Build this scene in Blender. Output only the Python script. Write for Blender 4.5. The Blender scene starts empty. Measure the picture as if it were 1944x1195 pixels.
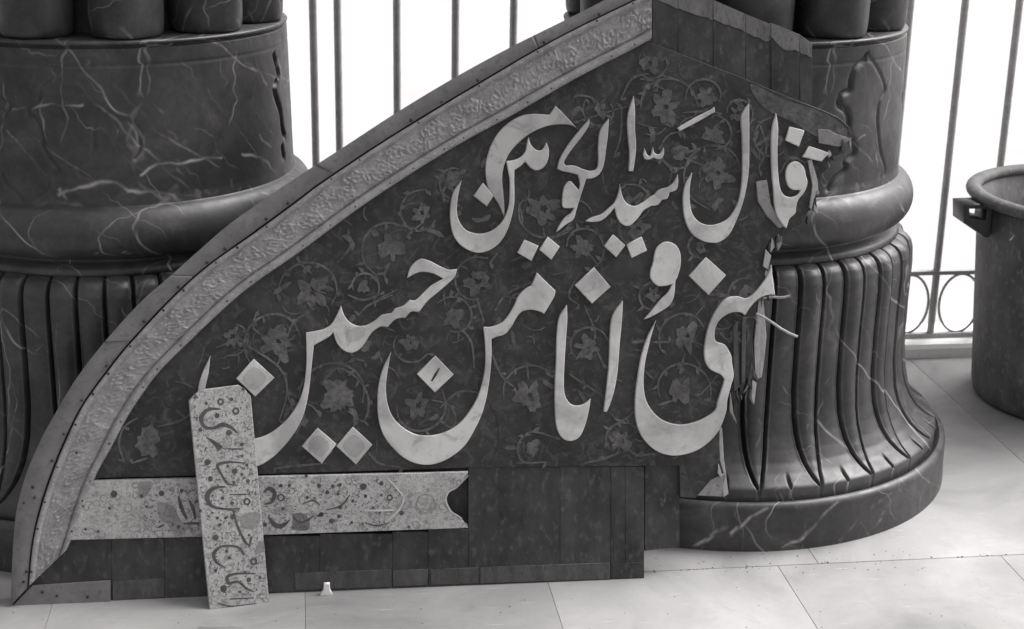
import bpy, math, random
import numpy as np
from mathutils import Vector, Matrix, kdtree

random.seed(7)
RNG = np.random.default_rng(7)
S = bpy.context.scene

# ------------------------------------------------------------------ camera, world, light, exposure
PW, PH, FPX = 1944.0, 1195.0, 2950.0
PITCH, ROLL, CAMH = math.radians(18.0), math.radians(1.07), 1.6
_f = np.array([0, math.cos(PITCH), -math.sin(PITCH)])
_r0 = np.array([1.0, 0, 0]); _u0 = np.array([0, math.sin(PITCH), math.cos(PITCH)])
_u = math.cos(ROLL) * _u0 - math.sin(ROLL) * _r0
_r = math.cos(ROLL) * _r0 + math.sin(ROLL) * _u0
CAM = np.array([0, 0, CAMH])
cd = bpy.data.cameras.new('camera'); cam = bpy.data.objects.new('camera', cd)
S.collection.objects.link(cam); S.camera = cam
M = Matrix.Identity(4)
for i in range(3):
    M[i][0] = _r[i]; M[i][1] = _u[i]; M[i][2] = -_f[i]; M[i][3] = CAM[i]
cam.matrix_world = M
cd.sensor_fit = 'HORIZONTAL'; cd.sensor_width = 36.0; cd.lens = FPX / PW * 36.0
cd.clip_start = 0.05; cd.clip_end = 500
cd.dof.use_dof = True; cd.dof.focus_distance = 3.45; cd.dof.aperture_fstop = 5.0

SUN_EL, SUN_AZ = math.radians(50), math.radians(62)      # azimuth from +Y towards +X (behind, to the right)
w = bpy.data.worlds.new('World'); S.world = w; w.use_nodes = True
nt = w.node_tree; nt.nodes.clear()
sky = nt.nodes.new('ShaderNodeTexSky'); sky.sky_type = 'NISHITA'; sky.sun_disc = False
sky.sun_elevation = SUN_EL; sky.sun_rotation = SUN_AZ; sky.dust_density = 4.0; sky.air_density = 1.0
bw = nt.nodes.new('ShaderNodeRGBToBW'); tint = nt.nodes.new('ShaderNodeMix'); tint.data_type = 'RGBA'
tint.blend_type = 'MULTIPLY'; tint.inputs[0].default_value = 1.0
tint.inputs[7].default_value = (1.0, 0.98, 0.98, 1)
bg = nt.nodes.new('ShaderNodeBackground'); bg.inputs[1].default_value = 0.09
wo = nt.nodes.new('ShaderNodeOutputWorld')
nt.links.new(sky.outputs[0], bw.inputs[0]); nt.links.new(bw.outputs[0], tint.inputs[6])
nt.links.new(tint.outputs[2], bg.inputs[0]); nt.links.new(bg.outputs[0], wo.inputs[0])
sl = bpy.data.lights.new('sun', 'SUN'); sl.energy = 1.5; sl.angle = math.radians(40); sl.color = (1.0, 0.98, 0.975)
so = bpy.data.objects.new('sun', sl); S.collection.objects.link(so)
sd = Vector((math.sin(SUN_AZ) * math.cos(SUN_EL), math.cos(SUN_AZ) * math.cos(SUN_EL), math.sin(SUN_EL)))
so.rotation_euler = sd.to_track_quat('Z', 'Y').to_euler()
S.view_settings.view_transform = 'Standard'; S.view_settings.look = 'None'
S.view_settings.exposure = 1.74; S.view_settings.gamma = 1.0
S.render.engine = 'CYCLES'

# ------------------------------------------------------------------ geometry helpers
def ray(x, y): return _f + (x - PW / 2) / FPX * _r - (y - PH / 2) / FPX * _u
def hit(x, y, P0, n):
    d = ray(x, y); return CAM + d * (((P0 - CAM) @ n) / (d @ n))
def on_floor(x, y): return hit(x, y, np.zeros(3), np.array([0, 0, 1.0]))
def on_cyl(x, y, cx, cy, R):
    d = ray(x, y); a = d[0]**2 + d[1]**2
    b = 2 * (-cx * d[0] - cy * d[1]); c = cx * cx + cy * cy - R * R
    D = max(b * b - 4 * a * c, 0.0); t = (-b - math.sqrt(D)) / (2 * a)
    return CAM + d * t

def link(o, parent=None):
    S.collection.objects.link(o)
    if parent is not None: o.parent = parent
    return o
def tag(o, label=None, cat=None, group=None, kind=None):
    if label: o['label'] = label
    if cat: o['category'] = cat
    if group: o['group'] = group
    if kind: o['kind'] = kind
    return o
def empty(name, loc, rz=0):
    e = bpy.data.objects.new(name, None); e.empty_display_size = 0.1
    e.location = loc; e.rotation_euler = (0, 0, rz); return link(e)
def mesh_obj(name, verts, faces, mat, parent=None, smooth=False):
    me = bpy.data.meshes.new(name); me.from_pydata([tuple(v) for v in verts], [], faces); me.update()
    if mat: me.materials.append(mat)
    if smooth: me.polygons.foreach_set('use_smooth', [True] * len(me.polygons))
    return link(bpy.data.objects.new(name, me), parent)
def grid_mesh(name, P, mat, closed=False, smooth=True):
    """P: (n, m, 3) grid, closed wraps the first axis."""
    n, m = P.shape[:2]
    me = bpy.data.meshes.new(name)
    i = np.arange(n if closed else n - 1); j = np.arange(m - 1)
    I, J = np.meshgrid(i, j, indexing='ij'); I2 = (I + 1) % n
    q = np.stack([I * m + J, I2 * m + J, I2 * m + J + 1, I * m + J + 1], -1).reshape(-1, 4).astype(np.int32)
    me.vertices.add(n * m); me.vertices.foreach_set('co', P.reshape(-1).astype(np.float32))
    me.loops.add(q.size); me.loops.foreach_set('vertex_index', q.reshape(-1))
    me.polygons.add(len(q)); me.polygons.foreach_set('loop_start', np.arange(0, q.size, 4, dtype=np.int32))
    me.polygons.foreach_set('use_smooth', np.full(len(q), smooth))
    me.update(calc_edges=True); me.validate()
    me.materials.append(mat); return me
def smooth_loop(pts, n=6, closed=True):
    """Catmull-Rom through pts; a third value 1 marks a sharp corner."""
    N = len(pts); out = []
    P = [np.array(p[:2], float) for p in pts]; C = [len(p) > 2 and p[2] for p in pts]
    for i in range(N if closed else N - 1):
        p1, p2 = P[i], P[(i + 1) % N]
        p0 = p1 - (p2 - p1) * .5 if (C[i] or (not closed and i == 0)) else P[i - 1]
        p3 = p2 + (p2 - p1) * .5 if (C[(i + 1) % N] or (not closed and i == N - 2)) else P[(i + 2) % N]
        for k in range(n):
            t = k / n
            out.append(.5 * (2 * p1 + (p2 - p0) * t + (2 * p0 - 5 * p1 + 4 * p2 - p3) * t * t + (3 * p1 - p0 - 3 * p2 + p3) * t ** 3))
    if not closed: out.append(P[-1])
    return [tuple(p) for p in out]
def stroke(pts, widths, n=6):
    """outline loop of a pen stroke along pts with a width at each point"""
    c = np.array(smooth_loop(pts, n, closed=False))
    ws = np.interp(np.linspace(0, 1, len(c)), np.linspace(0, 1, len(widths)), widths) / 2
    t = np.gradient(c, axis=0); t /= (np.linalg.norm(t, axis=1, keepdims=True) + 1e-9)
    nn = np.stack([-t[:, 1], t[:, 0]], 1)
    return [tuple(p) for p in np.vstack([c + nn * ws[:, None], (c - nn * ws[:, None])[::-1]])]
def fill_mesh(name, loops, w0, w1, mat, bevel=0.0):
    """flat plate between w0 and w1 from closed 2-D loops in local coordinates"""
    cu = bpy.data.curves.new(name, 'CURVE'); cu.dimensions = '2D'; cu.fill_mode = 'BOTH'
    for lp in loops:
        sp = cu.splines.new('POLY'); sp.points.add(len(lp) - 1); sp.use_cyclic_u = True
        for p, q in zip(sp.points, lp): p.co = (q[0], q[1], 0, 1)
    cu.extrude = max((w1 - w0) / 2 - bevel, 0.0); cu.bevel_depth = bevel; cu.bevel_resolution = 1
    if bevel: cu.offset = -bevel * .8
    ob = bpy.data.objects.new(name, cu)
    me = bpy.data.meshes.new_from_object(ob); me.name = name
    bpy.data.objects.remove(ob); bpy.data.curves.remove(cu)
    me.transform(Matrix.Translation((0, 0, (w0 + w1) / 2)))
    me.materials.clear(); me.materials.append(mat); return me
def lathe_pts(prof, n=64):
    th = np.linspace(0, 2 * math.pi, n, endpoint=False)
    pr = np.array(prof)
    return np.stack([np.outer(np.cos(th), pr[:, 0]), np.outer(np.sin(th), pr[:, 0]), np.outer(np.ones(n), pr[:, 1])], -1)
def lathe(name, prof, mat, parent, n=64):
    return link(bpy.data.objects.new(name, grid_mesh(name, lathe_pts(prof, n), mat, True)), parent)
def tube(pts, rad, sides=8, closed=False):
    P = np.array(pts, float); n = len(P)
    t = np.roll(P, -1, 0) - np.roll(P, 1, 0) if closed else np.gradient(P, axis=0)
    t /= np.linalg.norm(t, axis=1, keepdims=True)
    ref = np.array([0, 0, 1.0]) if abs(t[:, 2]).max() < .9 else np.array([0.3, 1, 0.1])
    a = np.cross(t, ref); a /= np.linalg.norm(a, axis=1, keepdims=True); b = np.cross(t, a)
    th = np.linspace(0, 2 * math.pi, sides + 1)
    return P[:, None] + rad * (a[:, None] * np.cos(th)[None, :, None] + b[:, None] * np.sin(th)[None, :, None])
def box_verts(x0, x1, y0, y1, z0, z1):
    return [(x, y, z) for z in (z0, z1) for y in (y0, y1) for x in (x0, x1)]
BOXF = [(0, 2, 3, 1), (4, 5, 7, 6), (0, 1, 5, 4), (2, 6, 7, 3), (0, 4, 6, 2), (1, 3, 7, 5)]
def vnoise(shape, cells, rng=RNG):
    """smooth value noise on a grid"""
    g = rng.random((cells[0] + 2, cells[1] + 2))
    x = np.linspace(0, cells[0], shape[0]); y = np.linspace(0, cells[1], shape[1])
    xi, yi = x.astype(int), y.astype(int); fx = (x - xi)[:, None]; fy = (y - yi)[None]
    fx = fx * fx * (3 - 2 * fx); fy = fy * fy * (3 - 2 * fy)
    a = g[np.ix_(xi, yi)]; b = g[np.ix_(xi + 1, yi)]; c = g[np.ix_(xi, yi + 1)]; d = g[np.ix_(xi + 1, yi + 1)]
    return (a * (1 - fx) + b * fx) * (1 - fy) + (c * (1 - fx) + d * fx) * fy

# ------------------------------------------------------------------ materials (black-and-white print: greys)
def G(v): return (v, v * .985, v * .985, 1)
class NT:
    def __init__(s, name):
        s.m = bpy.data.materials.new(name); s.m.use_nodes = True; s.t = s.m.node_tree
        s.b = s.t.nodes['Principled BSDF']; s.co = s.t.nodes.new('ShaderNodeTexCoord').outputs['Object']
    def n(s, kind, **kw):
        o = s.t.nodes.new('ShaderNode' + kind)
        for k, v in kw.items(): setattr(o, k, v)
        return o
    def l(s, a, b): s.t.links.new(a, b)
    def mapped(s, scale):
        m = s.n('Mapping'); m.inputs['Scale'].default_value = scale; s.l(s.co, m.inputs[0]); return m.outputs[0]
    def noise(s, scale, detail=5, rough=.6, co=None, dist=0):
        o = s.n('TexNoise'); o.inputs['Scale'].default_value = scale; o.inputs['Detail'].default_value = detail
        o.inputs['Roughness'].default_value = rough; o.inputs['Distortion'].default_value = dist
        s.l(co or s.co, o.inputs['Vector']); return o.outputs[0]
    def ramp(s, v, stops):
        o = s.n('ValToRGB'); e = o.color_ramp.elements
        while len(e) < len(stops): e.new(.5)
        for k, (p, c) in zip(e, stops): k.position = p; k.color = G(c)
        s.l(v, o.inputs[0]); return o.outputs[0]
    def fac(s, v, a, b):
        o = s.n('MapRange'); o.inputs[1].default_value = a; o.inputs[2].default_value = b; s.l(v, o.inputs[0]); return o.outputs[0]
    def mix(s, f, a, b, mode='MIX'):
        o = s.n('Mix', data_type='RGBA', blend_type=mode)
        if hasattr(f, 'links'): s.l(f, o.inputs[0])
        else: o.inputs[0].default_value = f
        for k, v in ((6, a), (7, b)):
            if hasattr(v, 'links'): s.l(v, o.inputs[k])
            else: o.inputs[k].default_value = G(v)
        return o.outputs[2]
    def math(s, op, a, b=None):
        o = s.n('Math', operation=op)
        for k, v in ((0, a), (1, b)):
            if v is None: continue
            if hasattr(v, 'links'): s.l(v, o.inputs[k])
            else: o.inputs[k].default_value = v
        return o.outputs[0]
    def attr(s, name):
        o = s.n('Attribute', attribute_name=name); return o.outputs['Fac']
    def rnd(s): return s.n('ObjectInfo').outputs['Random']
    def done(s, col, rough=.5, bump=None, bstr=.3, bdist=.002, spec=.5):
        if hasattr(col, 'links'): s.l(col, s.b.inputs['Base Color'])
        else: s.b.inputs['Base Color'].default_value = G(col)
        if hasattr(rough, 'links'): s.l(rough, s.b.inputs['Roughness'])
        else: s.b.inputs['Roughness'].default_value = rough
        s.b.inputs['Specular IOR Level'].default_value = spec
        if bump is not None:
            o = s.n('Bump'); o.inputs['Strength'].default_value = bstr; o.inputs['Distance'].default_value = bdist
            s.l(bump, o.inputs['Height']); s.l(o.outputs[0], s.b.inputs['Normal'])
        return s.m

def m_marble():
    s = NT('dark_marble')
    base = s.ramp(s.noise(7, 7, .65, dist=.6), [(.30, .024), (.48, .044), (.60, .062), (.74, .105)])
    base = s.mix(s.fac(s.noise(90, 3), .3, .8), base, s.mix(1.0, base, .7, 'MULTIPLY'))
    def veins(scale, thick, seed, lo, hi, bright):
        mp = s.n('Mapping'); mp.inputs['Location'].default_value = (seed, seed * .7, seed * 1.3)
        mp.inputs['Rotation'].default_value = (.5, .7, .2); s.l(s.co, mp.inputs[0])
        nz = s.n('TexNoise'); nz.inputs['Scale'].default_value = scale * 1.3; nz.inputs['Detail'].default_value = 5
        s.l(mp.outputs[0], nz.inputs['Vector'])
        ad = s.n('VectorMath', operation='MULTIPLY_ADD'); s.l(nz.outputs['Color'], ad.inputs[0])
        ad.inputs[1].default_value = (.35 / scale * 2,) * 3; s.l(mp.outputs[0], ad.inputs[2])
        v = s.n('TexVoronoi', feature='DISTANCE_TO_EDGE'); v.inputs['Scale'].default_value = scale; s.l(ad.outputs[0], v.inputs['Vector'])
        line = s.fac(v.outputs['Distance'], thick, thick * .15)
        msk = s.fac(s.noise(scale * 1.1, 3, co=mp.outputs[0]), lo, hi)
        return s.math('MULTIPLY', s.math('MULTIPLY', line, msk), bright)
    def ridge(scale, thick, seed, lo, hi, bright, stretch, rot):
        mp = s.n('Mapping'); mp.inputs['Location'].default_value = (seed, seed * .7, seed * 1.3)
        mp.inputs['Rotation'].default_value = rot; mp.inputs['Scale'].default_value = stretch; mp.vector_type = 'TEXTURE'; mp.inputs['Scale'].default_value = tuple(1 / q for q in stretch); s.l(s.co, mp.inputs[0])
        d = s.math('ABSOLUTE', s.math('SUBTRACT', s.noise(scale, 3, .42, co=mp.outputs[0], dist=.1), .5))
        return s.math('MULTIPLY', s.math('MULTIPLY', s.fac(d, thick, 0), s.fac(s.noise(scale * .8, 3, co=mp.outputs[0]), lo, hi)), bright)
    def sheet(scale, thr, rot, seed, lo, hi, bright, dist):
        mp = s.n('Mapping'); mp.inputs['Location'].default_value = (seed, seed * .3, -seed); mp.inputs['Rotation'].default_value = rot; s.l(s.co, mp.inputs[0])
        wv = s.n('TexWave', wave_type='BANDS', bands_direction='X'); wv.inputs['Scale'].default_value = scale; wv.inputs['Distortion'].default_value = dist
        wv.inputs['Detail'].default_value = 3; wv.inputs['Detail Scale'].default_value = 1.6; wv.inputs['Detail Roughness'].default_value = .55; s.l(mp.outputs[0], wv.inputs['Vector'])
        return s.math('MULTIPLY', s.math('MULTIPLY', s.fac(wv.outputs['Fac'], thr, 1.0), s.fac(s.noise(5.5, 4, co=mp.outputs[0]), lo, hi)), bright)
    v1 = sheet(1.7, .9970, (.3, .75, .2), 1.7, .48, .66, .55, 3.0); v2 = sheet(2.6, .9955, (.9, -.55, .4), 4.4, .50, .70, .38, 4.0)
    v4 = sheet(4.3, .9935, (.5, 1.1, -.3), 7.9, .50, .66, .28, 5.0); v5 = sheet(3.4, .9965, (-.4, .5, .8), 2.2, .50, .64, .5, 3.5)
    v2 = s.math('MAXIMUM', v2, s.math('MAXIMUM', v4, v5))
    v3 = ridge(12, .014, 5.2, .60, .72, .45, (1, 1, .6), (.2, .5, .9)); v1 = s.math('MAXIMUM', v1, v3)
    va = s.math('MULTIPLY', s.attr('vein'), s.fac(s.noise(22, 5, .7), .2, .52))
    tot = s.math('MAXIMUM', s.math('MAXIMUM', v1, v2), va)
    col = s.mix(tot, base, .42)
    return s.done(col, s.fac(s.noise(30, 4), -.55, 1.75), s.noise(110, 6, .7), .22, .001, .4)
def m_simple(name, a, b, scale, rough, c=None, stretch=(1, 1, 1), bump=.3, bd=.001, spec=.4, detail=6, rand=0.0):
    s = NT(name); co = s.mapped(stretch)
    col = s.ramp(s.noise(scale, detail, .65, co=co), [(.3, a), (.7, b)])
    if c is not None: col = s.mix(s.fac(s.noise(scale * 5, 4, co=co), .55, .72), col, c)
    if rand:
        k = s.n('MapRange'); k.inputs[3].default_value = 1 - rand; k.inputs[4].default_value = 1 + rand; s.l(s.rnd(), k.inputs[0])
        col = s.mix(1.0, col, k.outputs[0], 'MULTIPLY')
    return s.done(col, rough, s.noise(scale * 8, 5, co=co), bump, bd, spec)
def m_slab():
    s = NT('floor_marble')
    col = s.ramp(s.noise(2.2, 6, .6, dist=.8), [(.24, .15), (.46, .27), (.76, .37)])
    sp = s.fac(s.noise(60, 6, .7), .62, .75)
    col = s.mix(s.math('MULTIPLY', sp, .55), col, .14)
    col = s.mix(s.math('MULTIPLY', s.fac(s.noise(14, 6, .7, dist=1.2), .52, .8), .45), col, .26)
    scr = s.fac(s.noise(9, 2, co=s.mapped((1, 14, 1))), .66, .72)
    col = s.mix(s.math('MULTIPLY', scr, .3), col, .58)
    col = s.mix(s.math('MULTIPLY', s.fac(s.noise(5, 8, .75, dist=2), .55, .75), .5), col, .20)
    k = s.n('MapRange'); k.inputs[3].default_value = .86; k.inputs[4].default_value = 1.12; s.l(s.rnd(), k.inputs[0])
    col = s.mix(1.0, col, k.outputs[0], 'MULTIPLY')
    return s.done(col, s.fac(s.noise(12, 5), -.9, 1.4), s.noise(120, 5), .25, .001, .3)
def m_ground():
    s = NT('panel_tilework')
    col = s.ramp(s.noise(9, 7, .65, dist=.5), [(.3, .016), (.52, .030), (.75, .060)])
    col = s.mix(s.math('MULTIPLY', s.fac(s.noise(30, 6, .7, dist=1.5), .50, .66), .65), col, .085)
    col = s.mix(s.math('MULTIPLY', s.fac(s.noise(150, 4), .6, .75), .5), col, .010)
    return s.done(col, .55, s.noise(60, 6, .7), .5, .002, .3)
def m_flower():
    s = NT('faded_ornament')
    col = s.ramp(s.noise(55, 6, .7, dist=1), [(.34, .05), (.50, .105), (.80, .19)])
    col = s.mix(s.fac(s.noise(13, 4, .6), .42, .60), s.mix(.45, col, .035), col)
    return s.done(col, .6, s.noise(120, 5), .5, .0015, .25)
def m_plaque():
    s = NT('plaque_ground')
    col = s.ramp(s.noise(14, 5, .6), [(.3, .33), (.7, .47)])
    wr = s.n('VectorMath', operation='MULTIPLY_ADD'); nzc = s.n('TexNoise'); nzc.inputs['Scale'].default_value = 40; s.l(s.co, nzc.inputs['Vector'])
    s.l(nzc.outputs['Color'], wr.inputs[0]); wr.inputs[1].default_value = (.016, .016, .016); s.l(s.co, wr.inputs[2])
    for sc_, lo_, k_ in ((52, .36, .62), (105, .34, .5)):
        v = s.n('TexVoronoi'); v.inputs['Scale'].default_value = sc_; s.l(wr.outputs[0], v.inputs['Vector'])
        d = s.math('ABSOLUTE', s.math('SUBTRACT', v.outputs['Distance'], lo_))
        col = s.mix(s.math('MULTIPLY', s.math('MULTIPLY', s.fac(d, .10, .03), s.fac(s.noise(35, 3), .34, .46)), k_), col, .13)
    nz = s.fac(s.noise(60, 3, .6, dist=5), .49, .57)
    col = s.mix(s.math('MULTIPLY', nz, .5), col, .17)
    col = s.mix(s.math('MULTIPLY', s.fac(s.noise(9, 5, .65), .52, .68), .45), col, .24)
    return s.done(col, .6, s.noise(120, 4), .5, .0015, .3)
def m_letter(name, a, b, c_):
    s = NT(name)
    col = s.ramp(s.noise(7, 6, .6, dist=.6), [(.36, a), (.60, b)])
    col = s.mix(s.math('MULTIPLY', s.fac(s.noise(19, 6, .7, dist=1.0), .54, .66), .6), col, c_)
    col = s.mix(s.math('MULTIPLY', s.fac(s.noise(130, 4, .7), .62, .72), .6), col, .14)
    return s.done(col, .5, s.noise(60, 6, .7), .4, .0015, .4)
MAR = m_marble(); SLAB = m_slab(); GROUND = m_ground(); FLOWER = m_flower(); PLAQUE = m_plaque()
LETTER = m_letter('pale_letter', .34, .56, .24)
LETTERD = m_letter('grey_worn_letter', .26, .42, .18)
BANDM = m_simple('ornament_band', .17, .30, 34, .38, .42, bump=.4, bd=.002)
STRIPM = m_simple('frame_strip_metal', .115, .185, 14, .55, .10, bump=.2, rand=.10)
PLANK = m_simple('dark_plank', .010, .056, 10, .6, .075, detail=9, stretch=(1.5, .9, 1), bump=.5, bd=.0015, rand=.12)
BARE = m_simple('bare_wood', .08, .17, 14, .7, .05, stretch=(3, .8, 1), bump=.5, bd=.0015, rand=.12)
TRIM = m_simple('worn_trim', .035, .085, 14, .65, .03, stretch=(3, 1, 1), bump=.5, rand=.15)
SPLINT = m_simple('splintered_wood', .22, .40, 40, .75, .5, stretch=(4, .6, 1), bump=.6)
INK = m_simple('dark_inlay', .04, .085, 40, .6, bump=.2)
FLAW = m_simple('grey_patch', .15, .26, 26, .7, .12)
NAIL = m_simple('nail_iron', .015, .03, 80, .5)
IRON = m_simple('painted_iron', .34, .46, 40, .6, .2, bump=.3)
KERB = m_simple('kerb_stone', .82, .90, 12, .7, .74)
COURT = m_simple('courtyard_paving', .36, .42, 1.2, .9, spec=.1)
BINM = m_simple('bin_plastic', .06, .135, 16, .68, .19, stretch=(1, 1, .6), bump=.15)
BINH = m_simple('bin_handle_plastic', .02, .035, 20, .4)
JOINT = m_simple('joint_mortar', .16, .32, 30, .9)
CHALK = m_simple('white_paint', .65, .8, 40, .7)

# ------------------------------------------------------------------ floor, courtyard, kerb
K = .137; FA = math.atan(K)
def fpt(s_, d_):                       # floor-grid coordinates to world: along the main joint, and away from the camera
    return (.323 + s_ * math.cos(FA) - d_ * math.sin(FA), 3.102 + s_ * math.sin(FA) + d_ * math.cos(FA))
floor = empty('floor', (fpt(0, 0)[0], fpt(0, 0)[1], 0), FA)
tag(floor, kind='structure', label='pale marble slab floor under columns and panel')
fb = mesh_obj('bedding', box_verts(-4, 4, -2.6, 1.61, -.08, -.006), BOXF, JOINT, floor)
def slab(x0, x1, y0, y1):
    g = .0008; b = .0012; z0, z1 = -.03, 0.0
    x0 += .0003; x1 -= .0003; y0 += g * 1.4; y1 -= g * 1.4; b = .0008
    v = box_verts(x0, x1, y0, y1, z0, z1 - b) + [(x0 + b, y0 + b, z1), (x1 - b, y0 + b, z1), (x0 + b, y1 - b, z1), (x1 - b, y1 - b, z1)]
    f = [(0, 2, 3, 1), (0, 1, 5, 4), (2, 6, 7, 3), (0, 4, 6, 2), (1, 3, 7, 5), (8, 9, 11, 10), (4, 5, 9, 8), (6, 10, 11, 7), (4, 8, 10, 6), (5, 7, 11, 9)]
    mesh_obj('floor_slab', v, f, SLAB, floor)
for k in range(-5, 7): slab(.285 + (k - 1) * .525, .285 + k * .525, -.62, 0)
for k in range(-3, 5): slab(.03 + (k - 1) * .77, .03 + k * .77, -1.8, -.62)
xs = [-2.6, -1.85, -1.1, -.35, .38, 1.10, 1.85, 2.6, 3.3]
for a, b in zip(xs[:-1], xs[1:]):
    slab(a, b, 0, 1.60)
KF = on_floor(1770, 680); KDIR = np.array([1, .14, 0]) / math.hypot(1, .14); KN = np.array([-.14, 1, 0]) / math.hypot(1, .14)
ka = math.atan(.14)
# courtyard: one sheet to the horizon, a few centimetres below the floor
ct = mesh_obj('courtyard_ground', [(-160, 4.1, -.10), (160, 4.1, -.10), (160, 320, -.10), (-160, 320, -.10)], [(0, 1, 2, 3)], COURT)
tag(ct, 'bright white courtyard paving beyond the railing', kind='structure')
kerb = empty('stone_kerb', tuple(KF), ka)
tag(kerb, 'white stone kerb under the iron railing', 'kerb', kind='thing')
for i, (a, b) in enumerate(((-3.2, -2.0), (-2.0, -.8), (-.8, .4), (.4, 1.6), (1.6, 2.8))):
    pr = [(0, -.09), (0, .030), (.006, .043), (.02, .050), (.19, .050), (.20, .04), (.20, -.09)]
    v = [(x, p[0], p[1]) for x in (a + .001, b - .001) for p in pr]; n = len(pr)
    f = [(k, k + 1, n + k + 1, n + k) for k in range(n - 1)] + [tuple(range(n))[::-1], tuple(range(n, 2 * n))]
    mesh_obj('kerb_stone', v, f, KERB, kerb)

# ------------------------------------------------------------------ railing
rail_o = KF + KN * .055
rail = empty('iron_railing', (rail_o[0], rail_o[1], 0), ka)
tag(rail, 'thin iron railing with upright bars and a row of ovals, behind the columns', 'railing')
def rs(sval): return sval - rail_o[0] * math.hypot(1, .14)
bars = [-.506 + .165 * k for k in range(-10, 5)] + [.320 + .1674 * k for k in range(0, 14)]
barm = grid_mesh('bar', tube([(0, 0, .06), (0, 0, .6), (0, 0, 1.2), (0, 0, 1.9)], .0112, 8), IRON)
for sv in bars + [-.574, .190]:
    o = link(bpy.data.objects.new('bar', barm), rail); o.location = (rs(sv), 0, 0)
for z, r_, nm in ((.262, .006, 'top_rail'), (.058, .007, 'bottom_rail'), (1.9, .012, 'handrail')):
    y_ = .012
    mesh_obj(nm, box_verts(-3.1, 2.7, -y_, y_, z - r_, z + r_), BOXF, IRON, rail)
rg = [(math.cos(t) * .066, 0, .160 + math.sin(t) * .0945) for t in np.linspace(0, 2 * math.pi, 40)]
ringm = grid_mesh('oval_ring', tube(rg[:-1] + [rg[0]], .0042, 6), IRON)
for sv in bars:
    o = link(bpy.data.objects.new('oval_ring', ringm), rail); o.location = (rs(sv + .0845), 0, 0)
clampm = fill_mesh('clamp', [[(-.018, -.02), (.018, -.02), (.018, .02), (-.018, .02)]], -.012, .012, KERB, .003)
o = link(bpy.data.objects.new('clamp', clampm), rail); o.rotation_euler = (math.pi / 2, 0, 0); o.location = (rs(.172), 0, 1.085)

# ------------------------------------------------------------------ columns
def bell_mesh():
    NTH, NZ = 2160, 84
    zz = np.concatenate([[.10], np.linspace(.138, .25, 45), np.linspace(.255, .56, 20), np.linspace(.565, .632, 18)])
    pz = [.10, .138, .143, .150, .162, .180, .205, .235, .27, .34, .45, .55, .59, .61, .622, .632]
    pr = [.569, .572, .568, .555, .536, .516, .498, .483, .472, .463, .461, .462, .459, .452, .440, .415]
    r = np.interp(zz, pz, pr)
    th = np.linspace(0, 2 * math.pi, NTH, endpoint=False)
    per = 2 * math.pi / 24
    T, Z = np.meshgrid(th, zz, indexing='ij'); R = np.broadcast_to(r, T.shape).copy()
    ph = (T / per) % 1.0 - .5                     # -.5..+.5 within one period, 0 is the middle of a leaf
    hw = np.interp(Z, [.10, .139, .150, .175, .21, .27, .34, .64], [.0, .008, .06, .13, .185, .225, .245, .25])
    d = (np.abs(ph) - hw) * per * R               # metres from the groove line
    groove = np.exp(-(d / .0027) ** 2)
    ina = np.clip(1 - (ph / np.maximum(hw, 1e-3)) ** 2, 0, 1)
    pb = (.5 - np.abs(ph)); wb = .5 - hw
    inb = np.clip(1 - (pb / wb) ** 2, 0, 1)
    flat = np.interp(Z, [.138, .17, .26], [.1, .5, 1.0])
    R += np.where(np.abs(ph) < hw, .015 * ina, .007 * inb) * flat
    R += .0022 * np.exp(-((np.abs(d) - .0065) / .0022) ** 2) * np.interp(Z, [.15, .18], [0, 1])
    R -= .020 * groove * np.interp(Z, [.138, .15], [.1, 1])
    dash = np.exp(-((pb * per * R) / .0032) ** 2) * np.interp(Z, [.139, .142, .156, .163], [0, 1, 1, 0])
    Zo = Z - .010 * dash - .008 * groove * np.interp(Z, [.138, .141, .16, .19], [0, 1, 1, 0])
    P = np.stack([R * np.cos(T), R * np.sin(T), Zo], -1)
    return grid_mesh('fluted_base', P, MAR, True)
BELL = bell_mesh()

def add_vein_attr(me, samples, loc, width, strength):
    """vein strength per vertex: distance to sampled vein points (world) on this surface"""
    n = len(me.vertices); co = np.empty(n * 3, np.float32); me.vertices.foreach_get('co', co); co = co.reshape(-1, 3)
    val = np.zeros(n, np.float32)
    kd = kdtree.KDTree(len(samples))
    for i, p in enumerate(samples): kd.insert(p, i)
    kd.balance()
    for i in np.nonzero(co[:, 1] < .15)[0]:
        _, j, d = kd.find(tuple(co[i] + loc))
        if d < width[j] * 2: val[i] = min(1.0, 1.3 * strength[j] * math.exp(-(d / (width[j] * .8)) ** 2))
    at = me.attributes.new('vein', 'FLOAT', 'POINT'); at.data.foreach_set('value', val)
def sample_px(polys, cx, cy, R):
    pts, wd, st = [], [], []
    for pl, w_, s_ in polys:
        c = np.array(smooth_loop(pl, 10, closed=False)); seg = []
        for a, b in zip(c[:-1], c[1:]):
            for k in range(3): seg.append(a + (b - a) * k / 3)
        ph = random.random() * 9
        for i, p in enumerate(seg):
            jx = 2.2 * math.sin(i * .11 + ph) + 1.2 * math.sin(i * .27 + 2 * ph); jy = 2.0 * math.cos(i * .09 + ph) + .9 * math.sin(i * .23)
            q = on_cyl(p[0] + jx, p[1] + jy, cx, cy, R)
            pts.append(tuple(q)); wd.append(w_ * (.55 + .35 * math.sin(i * .05 + ph) ** 2)); st.append(s_ * (.5 + .5 * math.sin(i * .045 + ph * 2) ** 2))
    return pts, wd, st

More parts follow.
